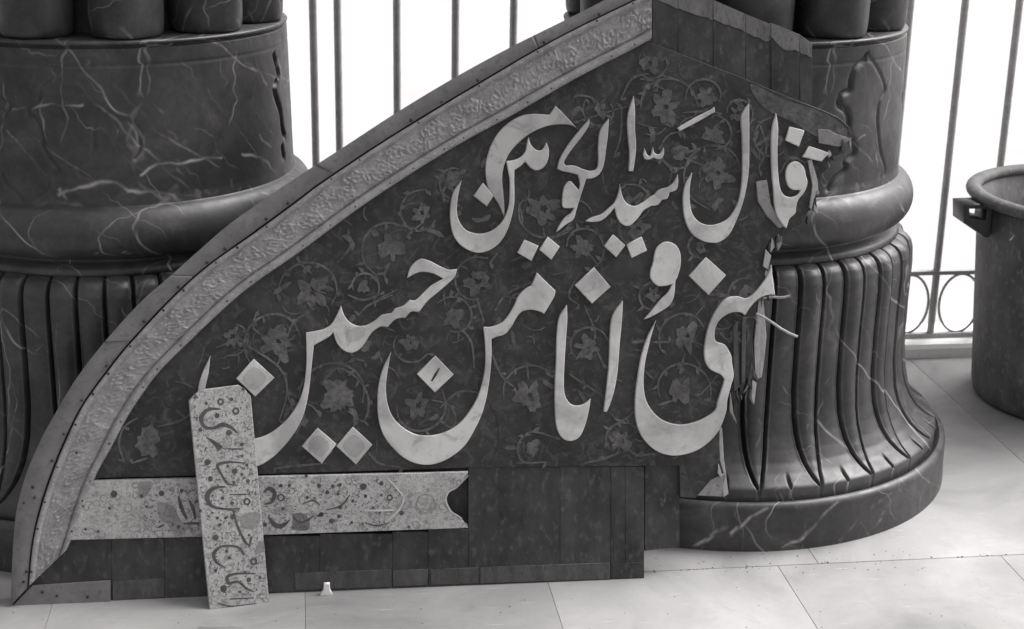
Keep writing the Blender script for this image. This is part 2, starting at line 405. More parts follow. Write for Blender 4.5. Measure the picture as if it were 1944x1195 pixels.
def drum_mesh(cx, cy, grooves, slots, veins):
    NTH, NZ = 1080, 118
    zz = np.linspace(.765, 1.112, NZ); r = np.interp(zz, [.765, .80, 1.05, 1.112], [.424, .419, .413, .411])
    th = np.linspace(0, 2 * math.pi, NTH, endpoint=False)
    T, Z = np.meshgrid(th, zz, indexing='ij'); R = np.broadcast_to(r, T.shape).copy()
    P = np.stack([R * np.cos(T), R * np.sin(T), Z], -1)
    gs = []
    for pl, dep in grooves:
        dep = dep * 1.7; c = smooth_loop(pl, 14, closed=False)
        for p in c:
            q = on_cyl(p[0], p[1], cx, cy, .416); gs.append((q[0] - cx, q[1] - cy, q[2], dep))
    for pl, dep in slots:                                  # (angle deg, z)
        for p in smooth_loop(pl, 30, closed=False):
            a = math.radians(p[0]); gs.append((.416 * math.cos(a), .416 * math.sin(a), p[1], dep))
    kd = kdtree.KDTree(len(gs))
    for i, g in enumerate(gs): kd.insert(g[:3], i)
    kd.balance()
    D = np.zeros(T.shape)
    for i in range(NTH):
        if math.sin(th[i]) > .35: continue
        for j in range(NZ):
            _, k, d = kd.find(P[i, j])
            if d < .02: D[i, j] = gs[k][3] * math.exp(-(d / (.0034 + .25 * gs[k][3])) ** 2)
    ln = .0015 * np.exp(-((Z - 1.078) / .0022) ** 2)        # incised line under the rim
    R = R - D - ln
    P = np.stack([R * np.cos(T), R * np.sin(T), Z], -1)
    me = grid_mesh('drum', P, MAR, True)
    s_, w_, t_ = sample_px(veins, cx, cy, .416)
    if s_: add_vein_attr(me, s_, np.array([cx, cy, 0]), w_, t_)
    return me

def column(cx, cy, label, grooves, slots, veins, pveins, tveins, reed0, bellrot):
    c = empty('marble_column', (cx, cy, 0)); tag(c, label, 'column', 'columns behind the panel', 'thing')
    # plinth
    arc = [(.600 - .016 + .016 * math.cos(a), .099 + .016 * math.sin(a)) for a in np.linspace(0, math.pi / 2, 6)]
    prof = [(.603, .0), (.602, .02), (.600, .05), (.600, .09)] + arc + [(.583, .113), (.578, .108), (.572, .100), (.560, .098), (.30, .098)]
    pm = grid_mesh('plinth', lathe_pts([(a, b) for a, b in zip(np.interp(np.linspace(0, 1, 60), np.linspace(0, 1, len(prof)), [p[0] for p in prof]), np.interp(np.linspace(0, 1, 60), np.linspace(0, 1, len(prof)), [p[1] for p in prof]))], 500), MAR, True)
    if pveins:
        a, b, d = sample_px(pveins, cx, cy, .601); add_vein_attr(pm, a, np.array([cx, cy, 0]), b, d)
    link(bpy.data.objects.new('plinth', pm), c)
    b = link(bpy.data.objects.new('fluted_base', BELL), c); b.rotation_euler = (0, 0, bellrot)
    lathe('neck', [(.30, .625), (.432, .627), (.436, .634), (.430, .646), (.405, .650), (.405, .664), (.42, .668)], MAR, c, 128)
    tz = [(.412 + .050 * math.cos(a) if math.sin(a) < .2 else .412 + .050 * math.cos(a), .722 + .058 * math.sin(a)) for a in np.linspace(-1.45, 1.35, 26)]
    tm = grid_mesh('torus', lathe_pts([(.40, .664)] + tz + [(.421, .781), (.30, .782)], 400), MAR, True)
    if tveins:
        a, b, d = sample_px(tveins, cx, cy, .45); add_vein_attr(tm, a, np.array([cx, cy, 0]), b, d)
    link(bpy.data.objects.new('torus', tm), c)
    link(bpy.data.objects.new('drum', drum_mesh(cx, cy, grooves, slots, veins)), c)
    lathe('rim', [(.411, 1.1115), (.409, 1.113), (.403, 1.115), (.403, 1.119), (.412, 1.121), (.413, 1.125), (.410, 1.128), (.398, 1.129), (.10, 1.129)], MAR, c, 200)
    lathe('shaft_core', [(.275, 1.12), (.275, 1.9)], MAR, c, 96)
    rp = [(.0, 1.1293), (.068, 1.1293), (.074, 1.132), (.077, 1.138), (.079, 1.150), (.080, 1.17), (.081, 1.25), (.081, 1.9), (0, 1.9)]
    rm = grid_mesh('reed', lathe_pts(rp, 48), MAR, True)
    for k in range(11):
        a = math.radians(-90 + reed0 + 360 / 11 * k)
        o = link(bpy.data.objects.new('reed', rm), c); o.location = (.331 * math.cos(a), .331 * math.sin(a), 0); o.rotation_euler = (0, 0, k * 1.1)
    return c

LZ = lambda pts: [(x / 2.987, y / 2.987) for x, y in pts]            # enlargement of the left drum -> photo
RZ = lambda pts: [(1400 + x / 3.32, y / 3.32) for x, y in pts]
LG = [(LZ([(340, 400), (290, 450), (235, 490), (220, 540), (212, 575), (160, 612), (155, 645), (205, 690), (232, 760), (242, 830), (270, 890), (325, 955), (325, 985), (280, 1020), (265, 1080), (210, 1130), (155, 1160), (90, 1090), (40, 1050), (15, 995)]), .0035),
      (LZ([(600, 655), (545, 700), (530, 760), (532, 850), (500, 905), (450, 940), (455, 985), (520, 1012)]), .0025),
      (LZ([(740, 690), (778, 740), (795, 800), (800, 850), (770, 900)]), .0025),
      (LZ([(0, 560), (45, 600), (50, 615), (20, 650), (0, 700)]), .004),
      (LZ([(60, 300), (150, 340), (340, 400)]), .002)]
LSL = [([(-14, 1.06), (-12, 1.03), (-11, 1.01)], .012), ([(-13, 1.0), (-15, .985), (-13.5, .96), (-11, .93), (-10, .89), (-8, .868)], .014), ([(-11, .845), (-10, .82)], .012)]
LV = [(LZ([(0, 630), (80, 625), (160, 610), (260, 600), (360, 597), (480, 596)]), .0032, .9),
      (LZ([(215, 295), (330, 395), (450, 480), (520, 570), (620, 650), (720, 755), (830, 855), (910, 930), (1000, 1010), (1100, 1110)]), .0030, .6),
      (LZ([(690, 295), (790, 400), (930, 515)]), .0026, .5), (LZ([(620, 460), (720, 560), (830, 660)]), .0026, .5),
      (LZ([(925, 390), (1030, 460), (1080, 540), (1140, 590)]), .0022, .4), (LZ([(1030, 275), (1070, 320), (1120, 340), (1250, 330), (1500, 270)]), .0022, .45),
      (LZ([(1390, 340), (1440, 375), (1480, 410), (1510, 475)]), .0032, .9), (LZ([(300, 520), (500, 470), (820, 430)]), .002, .3),
      (LZ([(790, 990), (900, 935), (1010, 920), (1130, 910), (1250, 890)]), .0042, 1.0), (LZ([(1370, 880), (1440, 880), (1500, 910), (1540, 960), (1590, 1000)]), .0038, .9),
      (LZ([(330, 1100), (400, 1085), (480, 1050), (640, 1035), (720, 1075), (830, 1090), (960, 1105), (1030, 1140), (1070, 1190)]), .0058, 1.0),
      (LZ([(210, 1180), (290, 1150), (400, 1150), (500, 1180)]), .006, .8), (LZ([(1000, 960), (1090, 1050), (1190, 1110), (1330, 1170)]), .003, .6),
      (LZ([(500, 1110), (640, 1115), (760, 1100)]), .003, .5), (LZ([(340, 1080), (420, 1190), (460, 1230)]), .006, .8),
      (LZ([(50, 740), (150, 870), (270, 1000)]), .0022, .4), (LZ([(1470, 770), (1530, 830)]), .0025, .6), (LZ([(1180, 545), (1300, 640)]), .002, .35), (LZ([(1250, 1080), (1300, 1100), (1330, 1150)]), .004, .8)]
LT = [([(160, 440), (200, 500), (222, 515)], .003, .7), ([(215, 470), (240, 480), (262, 488)], .005, .7), ([(0, 470), (30, 490)], .003, .5)]
RG = [(RZ([(830, 350), (800, 390), (745, 440), (720, 520), (715, 570), (660, 600), (645, 660), (690, 700), (705, 760), (700, 830), (735, 910), (735, 970), (680, 1020), (675, 1070), (600, 1140), (565, 1195)]), .007),
      (RZ([(830, 350), (880, 420), (920, 500), (935, 570), (900, 640), (885, 740), (890, 850), (900, 960), (925, 1060), (920, 1100)]), .003)]
RSL = [([(-7, 1.07), (-7, 1.06)], .010), ([(-11, 1.035), (-14, 1.015), (-14, 1.0)], .014), ([(-17, .99), (-18, .97), (-14, .95), (-12, .925), (-12, .90), (-12.5, .875)], .014), ([(-14, .85), (-15, .83)], .013)]
RV = [(RZ([(785, 260), (740, 310), (700, 350), (690, 395), (610, 450), (570, 470)]), .0032, .9), (RZ([(840, 355), (880, 410), (920, 470)]), .0028, .8), (RZ([(660, 270), (620, 310), (605, 350)]), .003, .7),
      (RZ([(480, 370), (620, 365), (800, 345), (980, 305)]), .0022, .5), (RZ([(860, 960), (880, 1040), (915, 1080)]), .003, .8), (RZ([(540, 450), (580, 420)]), .003, .6), (RZ([(720, 895), (800, 855)]), .0025, .6)]
RT = [([(1660, 385), (1625, 410), (1612, 430), (1605, 450)], .0045, 1.0), ([(1555, 412), (1640, 395)], .003, .5)]
RP = [([(1455, 965), (1420, 990), (1385, 1012)], .0045, 1.0), ([(1378, 1003), (1350, 1018), (1318, 1035)], .0048, .9), ([(1592, 950), (1560, 985), (1520, 1020), (1485, 1042)], .0036, 1.0),
      ([(1690, 935), (1640, 980), (1590, 1025)], .0025, .5), ([(1710, 940), (1675, 975)], .002, .4), ([(1670, 985), (1660, 1005)], .003, .4)]
column(-.950, 3.628, 'dark veined marble column base standing behind the frame band, nearest the left edge', LG, LSL, LV, None, LT, 15.5 - 27, .1)
column(.5243, 3.8087, 'dark veined marble column base beside the plastic bin, behind the broken panel end', RG, RSL, RV, RP, RT, 33.7, .21)

# ------------------------------------------------------------------ the leaning panel
PA = on_floor(22, 1150); PB = on_floor(1220, 1100)
LEAN = math.atan(.228)
eu = (PB - PA); eu[2] = 0; eu /= np.linalg.norm(eu)
nh = np.array([-eu[1], eu[0], 0])
ev = nh * math.sin(LEAN) + np.array([0, 0, 1]) * math.cos(LEAN)
ew = np.cross(eu, ev)
def local_px(px, py, w_, O=None, U=None, V=None, Wn=None):
    O = PA if O is None else O; U = eu if U is None else U; V = ev if V is None else V; Wn = ew if Wn is None else Wn
    q = hit(px, py, O + Wn * w_, Wn) - O
    return (q @ U, q @ V)
def frame_empty(name, O, U, V, Wn):
    e = bpy.data.objects.new(name, None); e.empty_display_size = .1
    m = Matrix.Identity(4)
    for i in range(3): m[i][0] = U[i]; m[i][1] = V[i]; m[i][2] = Wn[i]; m[i][3] = O[i]
    e.matrix_world = m; return link(e)
panel = frame_empty('arch_spandrel', PA, eu, ev, ew)
tag(panel, 'large broken spandrel panel with raised pale calligraphy, leaning against the columns', 'panel')
def plate(name, px_loops, w0, w1, mat, bevel=.0012, parent=panel, fr=None):
    fr = fr or {}
    lps = [[local_px(p[0], p[1], w1, **fr) for p in lp] for lp in px_loops]
    return link(bpy.data.objects.new(name, fill_mesh(name, lps, w0, w1, mat, bevel)), parent)

def arclen(pts, n):
    c = np.array(smooth_loop(pts, 12, closed=False)); d = np.r_[0, np.cumsum(np.linalg.norm(np.diff(c, axis=0), axis=1))]
    t = np.linspace(0, d[-1], n); return np.stack([np.interp(t, d, c[:, 0]), np.interp(t, d, c[:, 1])], 1)
OUTER = [(20, 1151), (24, 1048), (31, 973), (48, 906), (74, 843), (108, 780), (147, 716), (198, 650), (264, 577), (325, 523), (422, 437), (479, 395), (560, 339), (641, 287), (753, 214), (866, 146), (975, 87), (1100, 25), (1237, -46)]
GAP = [(54, 1114), (63, 1029), (80, 958), (102, 893), (128, 830), (158, 770), (201, 710), (244, 656), (321, 573), (392, 508), (479, 446), (562, 385), (614, 346), (728, 270), (845, 198), (902, 164), (1012, 99), (1100, 52), (1237, -14)]
INNER = [(127, 1044), (141, 1011), (160, 959), (184, 899), (209, 854), (238, 799), (268, 752), (301, 708), (341, 667), (428, 584), (485, 537), (566, 481), (677, 399), (768, 338), (872, 274), (969, 221), (1100, 146), (1201, 94), (1237, 74)]
NB = 1300
oC, gC, iC = arclen(OUTER, NB), arclen(GAP, NB), arclen(INNER, NB)
def band(name, A, B, ts, hs, mat, relief=None):
    """swept moulding between two photo-traced edges; ts/hs is the cross-section (fraction, height)"""
    n = len(A); P = np.empty((n, len(ts) + 2, 3))
    for i in range(n):
        for j, (t, h) in enumerate(zip(ts, hs)):
            hh = h + (relief[i, j] if relief is not None else 0)
            p = A[i] * (1 - t) + B[i] * t; q = local_px(p[0], p[1], hh); P[i, j + 1] = (q[0], q[1], hh)
        P[i, 0] = (P[i, 1][0], P[i, 1][1], -.024); P[i, -1] = (P[i, -2][0], P[i, -2][1], -.002)
    # close both ends
    c0 = P[:1].copy(); c0[..., 2] = -.024; c1 = P[-1:].copy(); c1[..., 2] = -.024
    me = grid_mesh(name, np.concatenate([c0, P, c1])[:, ::-1], mat)
    return link(bpy.data.objects.new(name, me), panel)
# outer frame strip in pieces
G2 = gC + (oC - gC) * .07
cuts = [0]
for cx_ in (198, 326, 600, 1013): cuts.append(int(np.abs(oC[:, 0] - cx_).argmin()))
cuts.append(NB - 1)
for k, (a, b) in enumerate(zip(cuts[:-1], cuts[1:])):
    dz = [.000, .0012, .0004, .0014, .0006][k]
    sl_ = slice(a, b + 1, 3)
    band('frame_strip', oC[sl_], G2[sl_], [0, .04, .5, .96, 1], [.006 + dz, .009 + dz, .0095 + dz, .009 + dz, .006 + dz], STRIPM)
# inner ornamented band
ts = np.concatenate([[0, .012, .03, .10, .13, .15], np.linspace(.17, .76, 34), [.78, .80, .82, .84, .97, .99, 1.0]])
hs = np.interp(ts, [0, .012, .03, .10, .13, .15, .17, .76, .78, .80, .82, .84, .97, .99, 1.0], [.004, .010, .0118, .0118, .009, .0045, .005, .005, .001, .0005, .009, .0125, .0135, .012, .006])
nb2 = NB
Lpx = 1780.0; s_ = np.linspace(0, Lpx, nb2)[:, None]; t_ = ts[None]
fieldm = ((ts > .18) & (ts < .75)).astype(float)[None]
tc = .46 + .16 * np.sin(2 * math.pi * s_ / 92)
rel = .0030 * np.exp(-((t_ - tc) / .035) ** 2)
for c0 in np.arange(23, Lpx, 46):
    up = 1 if int(c0 / 46) % 2 else -1
    tcc = .46 - up * .11; dx = (s_ - c0); dy = (t_ - tcc) * 88
    rr = np.sqrt(dx ** 2 + dy ** 2); an = np.arctan2(dy, dx)
    rel = np.maximum(rel, .0034 * np.exp(-((rr - 13 - 2.5 * np.cos(5 * an)) / 3.2) ** 2)); rel = np.maximum(rel, .0036 * np.exp(-(rr / 4.5) ** 2))
    rel = np.maximum(rel, .0028 * np.exp(-(((rr - 22) + 3 * np.sin(3 * an + c0)) / 2.6) ** 2) * (np.sin(an * 2 + c0) > -.2))
wear = vnoise((nb2, len(ts)), (46, 3)); fine = vnoise((nb2, len(ts)), (420, 20))
rel = (rel * (.35 + .75 * wear) + .0012 * (fine - .5)) * fieldm
band('ornament_band', gC, iC, list(ts), list(hs), BANDM, rel)

# tilework ground with its broken end
GL = [(1237, 40, 1), (1237, 82, 1), (1420, 152, 1), (1500, 186, 1), (1560, 209, 1), (1590, 222, 1), (1614, 243, 1), (1617, 264, 1), (1597, 280, 1), (1604, 291, 1), (1571, 301, 1), (1574, 318, 1), (1557, 334, 1), (1562, 352, 1), (1548, 366, 1), (1551, 394, 1), (1534, 402, 1), (1528, 424, 1), (1505, 432, 1), (1490, 448, 1), (1466, 450, 1), (1452, 472, 1), (1460, 492, 1), (1452, 512, 1), (1466, 535, 1), (1440, 556, 1), (1436, 585, 1), (1428, 640, 1), (1432, 700, 1), (1424, 738, 1), (1418, 716, 1), (1408, 752, 1), (1402, 728, 1), (1394, 765, 1), (1384, 750, 1), (1378, 790, 1), (1366, 815, 1), (1366, 870, 1), (1376, 905, 1), (1370, 938, 1), (1345, 930, 1), (1320, 946, 1), (1292, 944, 1), (1290, 884, 1), (900, 888, 1), (560, 899, 1), (190, 908, 1)]
gp = [p[:2] for p in GL]
mid = [tuple(p) for p in (gC * .3 + iC * .7)[60::30]]
# lower left corner of the ground runs up along the band
loop = gp + mid[2:]
plate('tilework_ground', [loop], -.022, 0.0, GROUND, .001)

bb = [tuple(p) for p in (oC * .93 + gC * .07)[8::20]] + [(1236, -40), (1236, 860), (1218, 890), (1219, 1093), (620, 1116), (210, 1135), (30, 1144)]
plate('backing_board', [bb], -.034, -.0265, PLANK, .0008)
# bare backing planks of the missing right-hand frame
px_x = [1238, 1287, 1354, 1415.5, 1464, 1518, 1542]
def yt(x): return np.interp(x, [1237, 1350, 1400, 1454, 1464, 1465, 1517, 1541], [-50, -2, 21, 42, 47, 39, 65, 83])
def ym(x): return np.interp(x, [1237, 1287, 1353, 1414, 1463, 1464, 1490, 1514, 1541], [-4, 17, 38, 61, 83, 70, 96, 97, 111])
def yb(x): return np.interp(x, [1235, 1414, 1491, 1557], [80, 150, 189, 208])
for k, (a, b) in enumerate(zip(px_x[:-1], px_x[1:])):
    a += .4; b -= .4; dz = [-.004, -.005, -.0042, -.0055, -.0035, -.005][k]
    rag = [(a + (b - a) * t, ym(a + (b - a) * t) + random.uniform(-2.2, 2.2)) for t in np.linspace(0, 1, 7)]
    plate('backing_plank', [rag + [(b, yb(b) + 2), (a, yb(a) + 2)]], -.026, dz, PLANK, .0005)
    plate('bare_plank_end', [[(a, yt(a)), (b, yt(b))] + [(x, y - .4) for x, y in rag[::-1]]], -.026, dz + .0012, BARE, .0005)
# lower backing planks, standing on the floor
def bot(x): return np.interp(x, [20, 210, 320, 400, 620, 1222], [1151, 1144, 1137, 1131, 1121, 1098])
lower = [(62, 211, 1020, 0), (213, 311, 1020, 1), (313, 470, 1020, 2), (472, 606, 1018, 1), (608, 744, 1014, 0), (746, 812, 1010, 2), (814, 888, 1005, 1), (890, 1062, 887, 0), (1064, 1158, 886, 1), (1160, 1186, 886, 2), (1188, 1222, 886, 0)]
for a, b, y0, k in lower:
    a -= .7; b += .7
    lp = [(a, y0), (b, y0), (b, bot(b)), (a, bot(a))]
    if a < 62: lp = [(120, 1046), (150, 1000), (b, 1000), (b, bot(b)), (22, bot(22)), (56, 1112)]
    plate('lower_plank', [lp], -.024, [-.0038, -.0041, -.0043][k], PLANK, .0008)
plate('lower_plank', [[(1224, 884), (1289, 883), (1290, 1038), (1224, 1046)]], -.036, -.012, PLANK, .001)
plate('corner_trim', [[(62, 1112), (209, 1103), (210, 1143), (24, 1150.5)]], -.01, .001, STRIPM, .001)
plate('bottom_trim', [[(214, 1104), (312, 1098), (312, 1134), (214, 1141)]], -.01, -.0025, TRIM, .001)
plate('bottom_trim', [[(560, 1088), (742, 1082), (742, 1114), (560, 1121)]], -.01, -.0028, TRIM, .001)
plate('bottom_trim', [[(746, 1083), (812, 1081), (812, 1111), (746, 1114)]], -.01, -.0025, TRIM, .001)
plate('bottom_trim', [[(818, 1081), (908, 1078), (908, 1108), (818, 1111)]], -.01, -.0026, TRIM, .001)
plate('bottom_trim', [[(912, 1077), (1158, 1069), (1158, 1099.5), (912, 1108)]], -.01, -.0022, TRIM, .001)
plate('bottom_trim', [[(1162, 1070), (1221, 1068), (1221, 1098), (1162, 1099)]], -.01, -.003, PLANK, .001)

# letters ------------------------------------------------------------------
def Z(i, pts):
    ox, oy, s = {1: (840, 160, 3.515), 2: (1200, 160, 3.514), 3: (360, 460, 2.715), 4: (700, 480, 2.845), 5: (1030, 440, 2.598)}[i]
    return [(ox + p[0] / s, oy + p[1] / s) + tuple(p[2:]) for p in pts]
c = 1
LETTERS = [
 (Z(3, [(1122,185,c),(1140,130),(1185,90),(1230,95),(1290,125),(1335,143),(1378,140,c),(1365,180),(1330,215),(1280,258),(1225,305),(1182,360,c),(1150,357),(1135,362,c),(1112,390,c),(1075,392,c),(1052,405),(1020,438,c),(985,435),(945,460),(920,492),(895,532),(865,560),(830,570),(790,555),(760,520),(745,480),(742,462,c),(715,490),(675,512),(640,532,c),(632,600),(622,700),(610,790),(590,880),(560,950),(520,1010),(470,1070),(420,1115),(350,1155),(270,1160),(180,1130),(100,1070),(52,970),(40,860),(45,750),(70,665),(105,592,c),(95,680),(78,760),(80,860),(105,940),(170,1000),(250,1022),(340,1015),(400,995),(460,955),(515,900),(560,830),(585,760),(597,690),(603,600),(600,468,c),(640,462),(690,450),(730,425),(760,375),(780,330,c),(795,375),(820,410),(860,432),(905,432),(950,410),(990,378),(1040,368,c),(1060,343,c),(1100,330),(1135,300,c),(1165,300),(1210,258),(1250,222),(1308,190,c),(1290,178),(1250,160),(1200,153),(1160,163)]), 1),
 (Z(4, [(910,110,c),(960,160),(1008,205,c),(1000,240),(948,330,c),(915,315),(870,308),(825,320),(795,355),(770,400),(735,440),(690,455),(662,468,c),(663,560),(655,660),(640,760),(615,860),(575,950),(520,1040),(450,1100),(370,1138),(290,1145),(210,1120),(140,1065),(80,985),(52,890),(48,800),(55,710),(80,620),(118,543,c),(100,650),(92,730),(100,810),(130,890),(190,950),(260,985),(340,990),(420,970),(490,925),(545,860),(590,780),(615,700),(630,610),(630,500),(620,403,c),(665,402),(720,380),(755,340),(785,290),(810,235),(850,195),(880,178,c)]), 0),
 (Z(5, [(120,365,c),(122,440),(115,540),(108,650),(105,760),(115,820),(145,855),(180,860),(210,850),(237,828,c),(225,900),(205,970),(180,1015),(140,1033),(100,1020),(72,970),(62,880),(62,760),(68,640),(72,500),(85,420)]), 0),
 (Z(5, [(396,345,c),(392,430),(380,560),(370,690),(350,800),(318,890,c),(303,888,c),(315,790),(328,660),(333,530),(340,440),(360,390)]), 0),
 (Z(5, [(545,160),(560,90),(590,58),(625,52),(660,70),(680,110),(680,170),(665,225),(655,245),(652,290),(645,330),(625,365),(590,390),(540,418),(503,433,c),(540,390),(580,340),(620,300),(642,258,c),(600,268),(565,265),(535,230),(535,190)]), 1),
 (Z(5, [(557,448,c),(520,520),(490,610),(470,720),(458,830),(462,930),(490,1010),(545,1070),(610,1100),(680,1103),(760,1080),(830,1030),(875,970),(905,890),(912,830),(930,760),(943,710),(935,650),(930,610),(900,560),(860,545),(848,520),(855,470),(880,430),(930,400),(975,398),(1000,412,c),(1020,380),(1060,335),(1110,312),(1147,312,c),(1135,230),(1130,168,c),(1110,220),(1060,290),(1010,330),(960,320),(910,330),(870,370),(835,430),(812,500),(800,580),(805,640),(830,680),(880,705),(900,730,c),(885,780),(865,840),(855,880),(820,910),(760,940),(680,955),(600,935),(545,890),(510,830),(498,750),(505,650),(525,560),(540,500)]), 0),
 (Z(1, [(755,147,c),(800,190),(850,243),(905,302,c),(870,278),(810,268),(740,272),(680,285),(600,320),(530,370),(470,430),(430,490),(405,570),(398,640),(405,720),(412,800),(413,885,c),(375,800),(335,740),(305,690),(290,610),(292,520),(320,420),(370,330),(440,260),(520,215),(600,200),(700,205),(716,204,c)]), 2),
 (Z(1, [(575,358,c),(590,405),(625,440),(665,440),(695,393,c),(710,440),(705,500),(680,550),(635,575),(590,558),(552,515,c),(520,548),(480,573,c),(478,650),(480,740),(478,800),(460,890),(430,980),(380,1060),(310,1110),(235,1125),(160,1100),(100,1050),(65,980),(52,890),(55,800),(75,720),(126,648,c),(105,740),(95,830),(105,900),(140,960),(190,990),(260,1000),(330,980),(390,930),(425,870),(445,800),(450,720),(450,640),(442,590),(428,514,c),(470,510),(520,490),(555,450),(565,400)]), 0),
 (Z(1, [(980,238,c),(975,280),(930,350),(860,440),(812,515),(822,545,c),(880,545),(930,565),(985,580),(1030,565),(1042,510),(1040,420),(1048,330),(1075,275),(1110,236,c),(1105,330),(1092,430),(1080,520),(1055,590),(1010,625),(960,632,c),(940,690),(915,770),(893,840),(875,900),(820,940),(763,987,c),(778,950),(815,895),(860,860),(880,825,c),(840,828),(808,822),(800,780),(810,700),(830,660),(855,650),(885,680),(910,705),(918,660),(905,605,c),(850,590),(800,580),(768,563,c),(785,500),(830,420),(890,340),(940,280)]), 0),
 (Z(1, [(1276,83,c),(1285,180),(1285,300),(1292,400),(1285,500),(1272,582,c),(1245,580,c),(1250,470),(1240,350),(1235,240),(1250,160)]), 0),
 (Z(2, [(85,430,c),(100,470),(125,478),(140,425,c),(150,460),(175,470),(195,458),(212,428,c),(212,470),(195,498),(165,500),(145,490),(120,502),(90,500),(78,470)]), 0),
 (Z(1, [(1185,673,c),(1200,745),(1230,795),(1285,815),(1340,790),(1380,760)]) + Z(2, [(150,738,c),(180,708),(240,688,c),(275,660),(305,608,c),(308,660),(295,705),(250,722,c),(235,762),(200,772,c),(172,805),(130,812,c),(95,830)]) + Z(1, [(1335,850),(1300,900),(1245,945),(1195,930),(1165,880),(1150,822,c),(1110,870),(1060,910),(1000,920),(955,915,c),(1000,890),(1060,870),(1110,830),(1150,790),(1175,730)]), 0),
 (Z(2, [(550,155,c),(553,185,c),(440,250),(320,312,c),(305,292,c),(430,220),(520,175)]), 0),
 (Z(2, [(781,133,c),(782,250),(782,400),(780,560),(765,680),(740,790),(700,900),(650,1000),(590,1050),(530,1058),(460,1040),(395,990),(355,900),(342,800),(345,720),(365,650),(401,596,c),(385,690),(385,780),(400,860),(440,915),(500,940),(570,935),(640,900),(690,830),(720,750),(735,640),(738,500),(735,350),(728,230),(750,170)]), 1),
 (Z(2, [(962,198,c),(975,300),(970,450),(975,600),(990,700),(1020,745),(1070,755),(1110,735),(1125,705,c),(1080,705),(1045,680),(1028,620),(1035,560),(1065,525),(1105,520),(1145,555),(1160,610),(1170,660),(1150,720),(1110,770),(1095,820),(1090,860),(1050,900),(1030,960,c),(1010,940),(970,880),(950,800),(945,700),(935,600),(930,450),(935,300)]), 1)]
for lp, kind in LETTERS:
    plate('letter', [smooth_loop(lp, 5)], -.001, [.009, .008, .0065][kind], [LETTER, LETTER, LETTERD][kind], .0017)
DOTS = [(3, [(330,605),(435,700),(338,797),(240,703)], 1), (3, [(660,960),(755,1042),(682,1143),(578,1052)], 1), (3, [(842,955),(940,1045),(858,1147),(757,1052)], 1), (3, [(1268,588),(1360,683),(1265,775),(1172,680)], 2),
 (5, [(255,178),(335,272),(245,355),(160,265)], 0), (5, [(808,128),(905,215),(820,313),(723,218)], 0), (1, [(272,660),(340,745),(297,815),(208,745)], 0),
 (1, [(550,1040),(640,1080),(595,1180),(500,1125)], 0), (1, [(705,1020),(782,1085),(728,1172),(648,1105)], 0), (1, [(1140,1005),(1220,1075),(1160,1155),(1080,1080)], 0), (1, [(1330,1020),(1365,1110),(1265,1160),(1230,1070)], 0),
 (2, [(1055,285),(1150,310),(1115,415),(1025,375)], 0), (2, [(1185,415),(1315,460),(1265,515),(1140,485)], 0)]
for zi, pts, kind in DOTS:
    p = np.array(Z(zi, pts)); ce = p.mean(0)
    d = plate('letter_dot', [[tuple(q) for q in p]], -.001, .008, LETTER, .0016)
    if kind == 1:                                      # worn hollow in the middle
        k = smooth_loop([tuple(ce + (q - ce) * .62) for q in p], 5)
        plate('worn_face', [k], .007, .0086, LETTERD, .0004, parent=d)
    if kind == 2:
        plate('slot', [stroke([(ce[0] - 7, ce[1] + 13), (ce[0] + 8, ce[1] - 12)], [3, 5, 2], 2)], .007, .0085, NAIL, 0, parent=d)
plate('worn_face', [smooth_loop(Z(3, [(812, 465), (850, 440), (905, 440), (900, 480), (860, 505), (815, 510)]), 5)], .007, .0087, LETTERD, .0003)

# broken end: splinters, loose chips
SP = [[(1440,572),(1449,566),(1455,640),(1450,690),(1446,716),(1434,722),(1432,650)], [(1429,722),(1436,728),(1432,768),(1427,756)],
      [(1364,814),(1371,812),(1374,870),(1383,938),(1374,944),(1368,890)], [(1534,305),(1541,303),(1552,342),(1553,362),(1545,378),(1541,398),(1537,394),(1543,352)],
      [(1433,427),(1428,448),(1412,466),(1393,480),(1404,460),(1420,444)], [(1454,474),(1464,486),(1458,512),(1449,506),(1452,488)]]
for k, lp in enumerate(SP):
    plate('splinter', [lp], -.016, -.004 + .009 * (k % 2), SPLINT, .0008)
brk = [(1617, 264), (1571, 301), (1557, 334), (1551, 394), (1528, 424), (1490, 448), (1452, 475), (1466, 535), (1440, 560), (1430, 640), (1428, 720), (1404, 748), (1380, 790), (1367, 830), (1374, 905), (1345, 940)]
for k in range(34):
    i = random.randrange(len(brk) - 1); t = random.random()
    x = brk[i][0] * (1 - t) + brk[i + 1][0] * t + random.uniform(-9, 5); y = brk[i][1] * (1 - t) + brk[i + 1][1] * t
    l = random.uniform(10, 34) if y < 550 else random.uniform(18, 62); wd_ = random.uniform(2.5, 7); tl = random.uniform(-.25, .25)
    lp = [(x, y - l * .5), (x + wd_ * .6, y - l * .2), (x + wd_ + tl * 6, y + l * .15), (x + wd_ * .4 + tl * l, y + l * .5), (x - wd_ * .3, y + l * .1)]
    plate('splinter', [lp], -.018 + .0001 * k, -.010 + .00055 * k, (SPLINT, TRIM, PLANK, FLAW)[k % 4], .0004)
CH = [[(1324,941),(1350,912),(1374,900),(1371,943)], [(1553,245),(1574,247),(1585,254),(1617,264),(1594,279),(1555,272)], Z(2, [(830,650),(900,640),(925,800),(980,900),(1020,950),(980,960),(900,880),(840,780)]), [(1392,620),(1400,610),(1404,735),(1394,745)], [(1410,600),(1417,604),(1414,722),(1408,730)]]
for k, lp in enumerate(CH): plate('chip', [lp], -.012, .003 + .001 * k, FLAW if k < 3 else TRIM, .001)
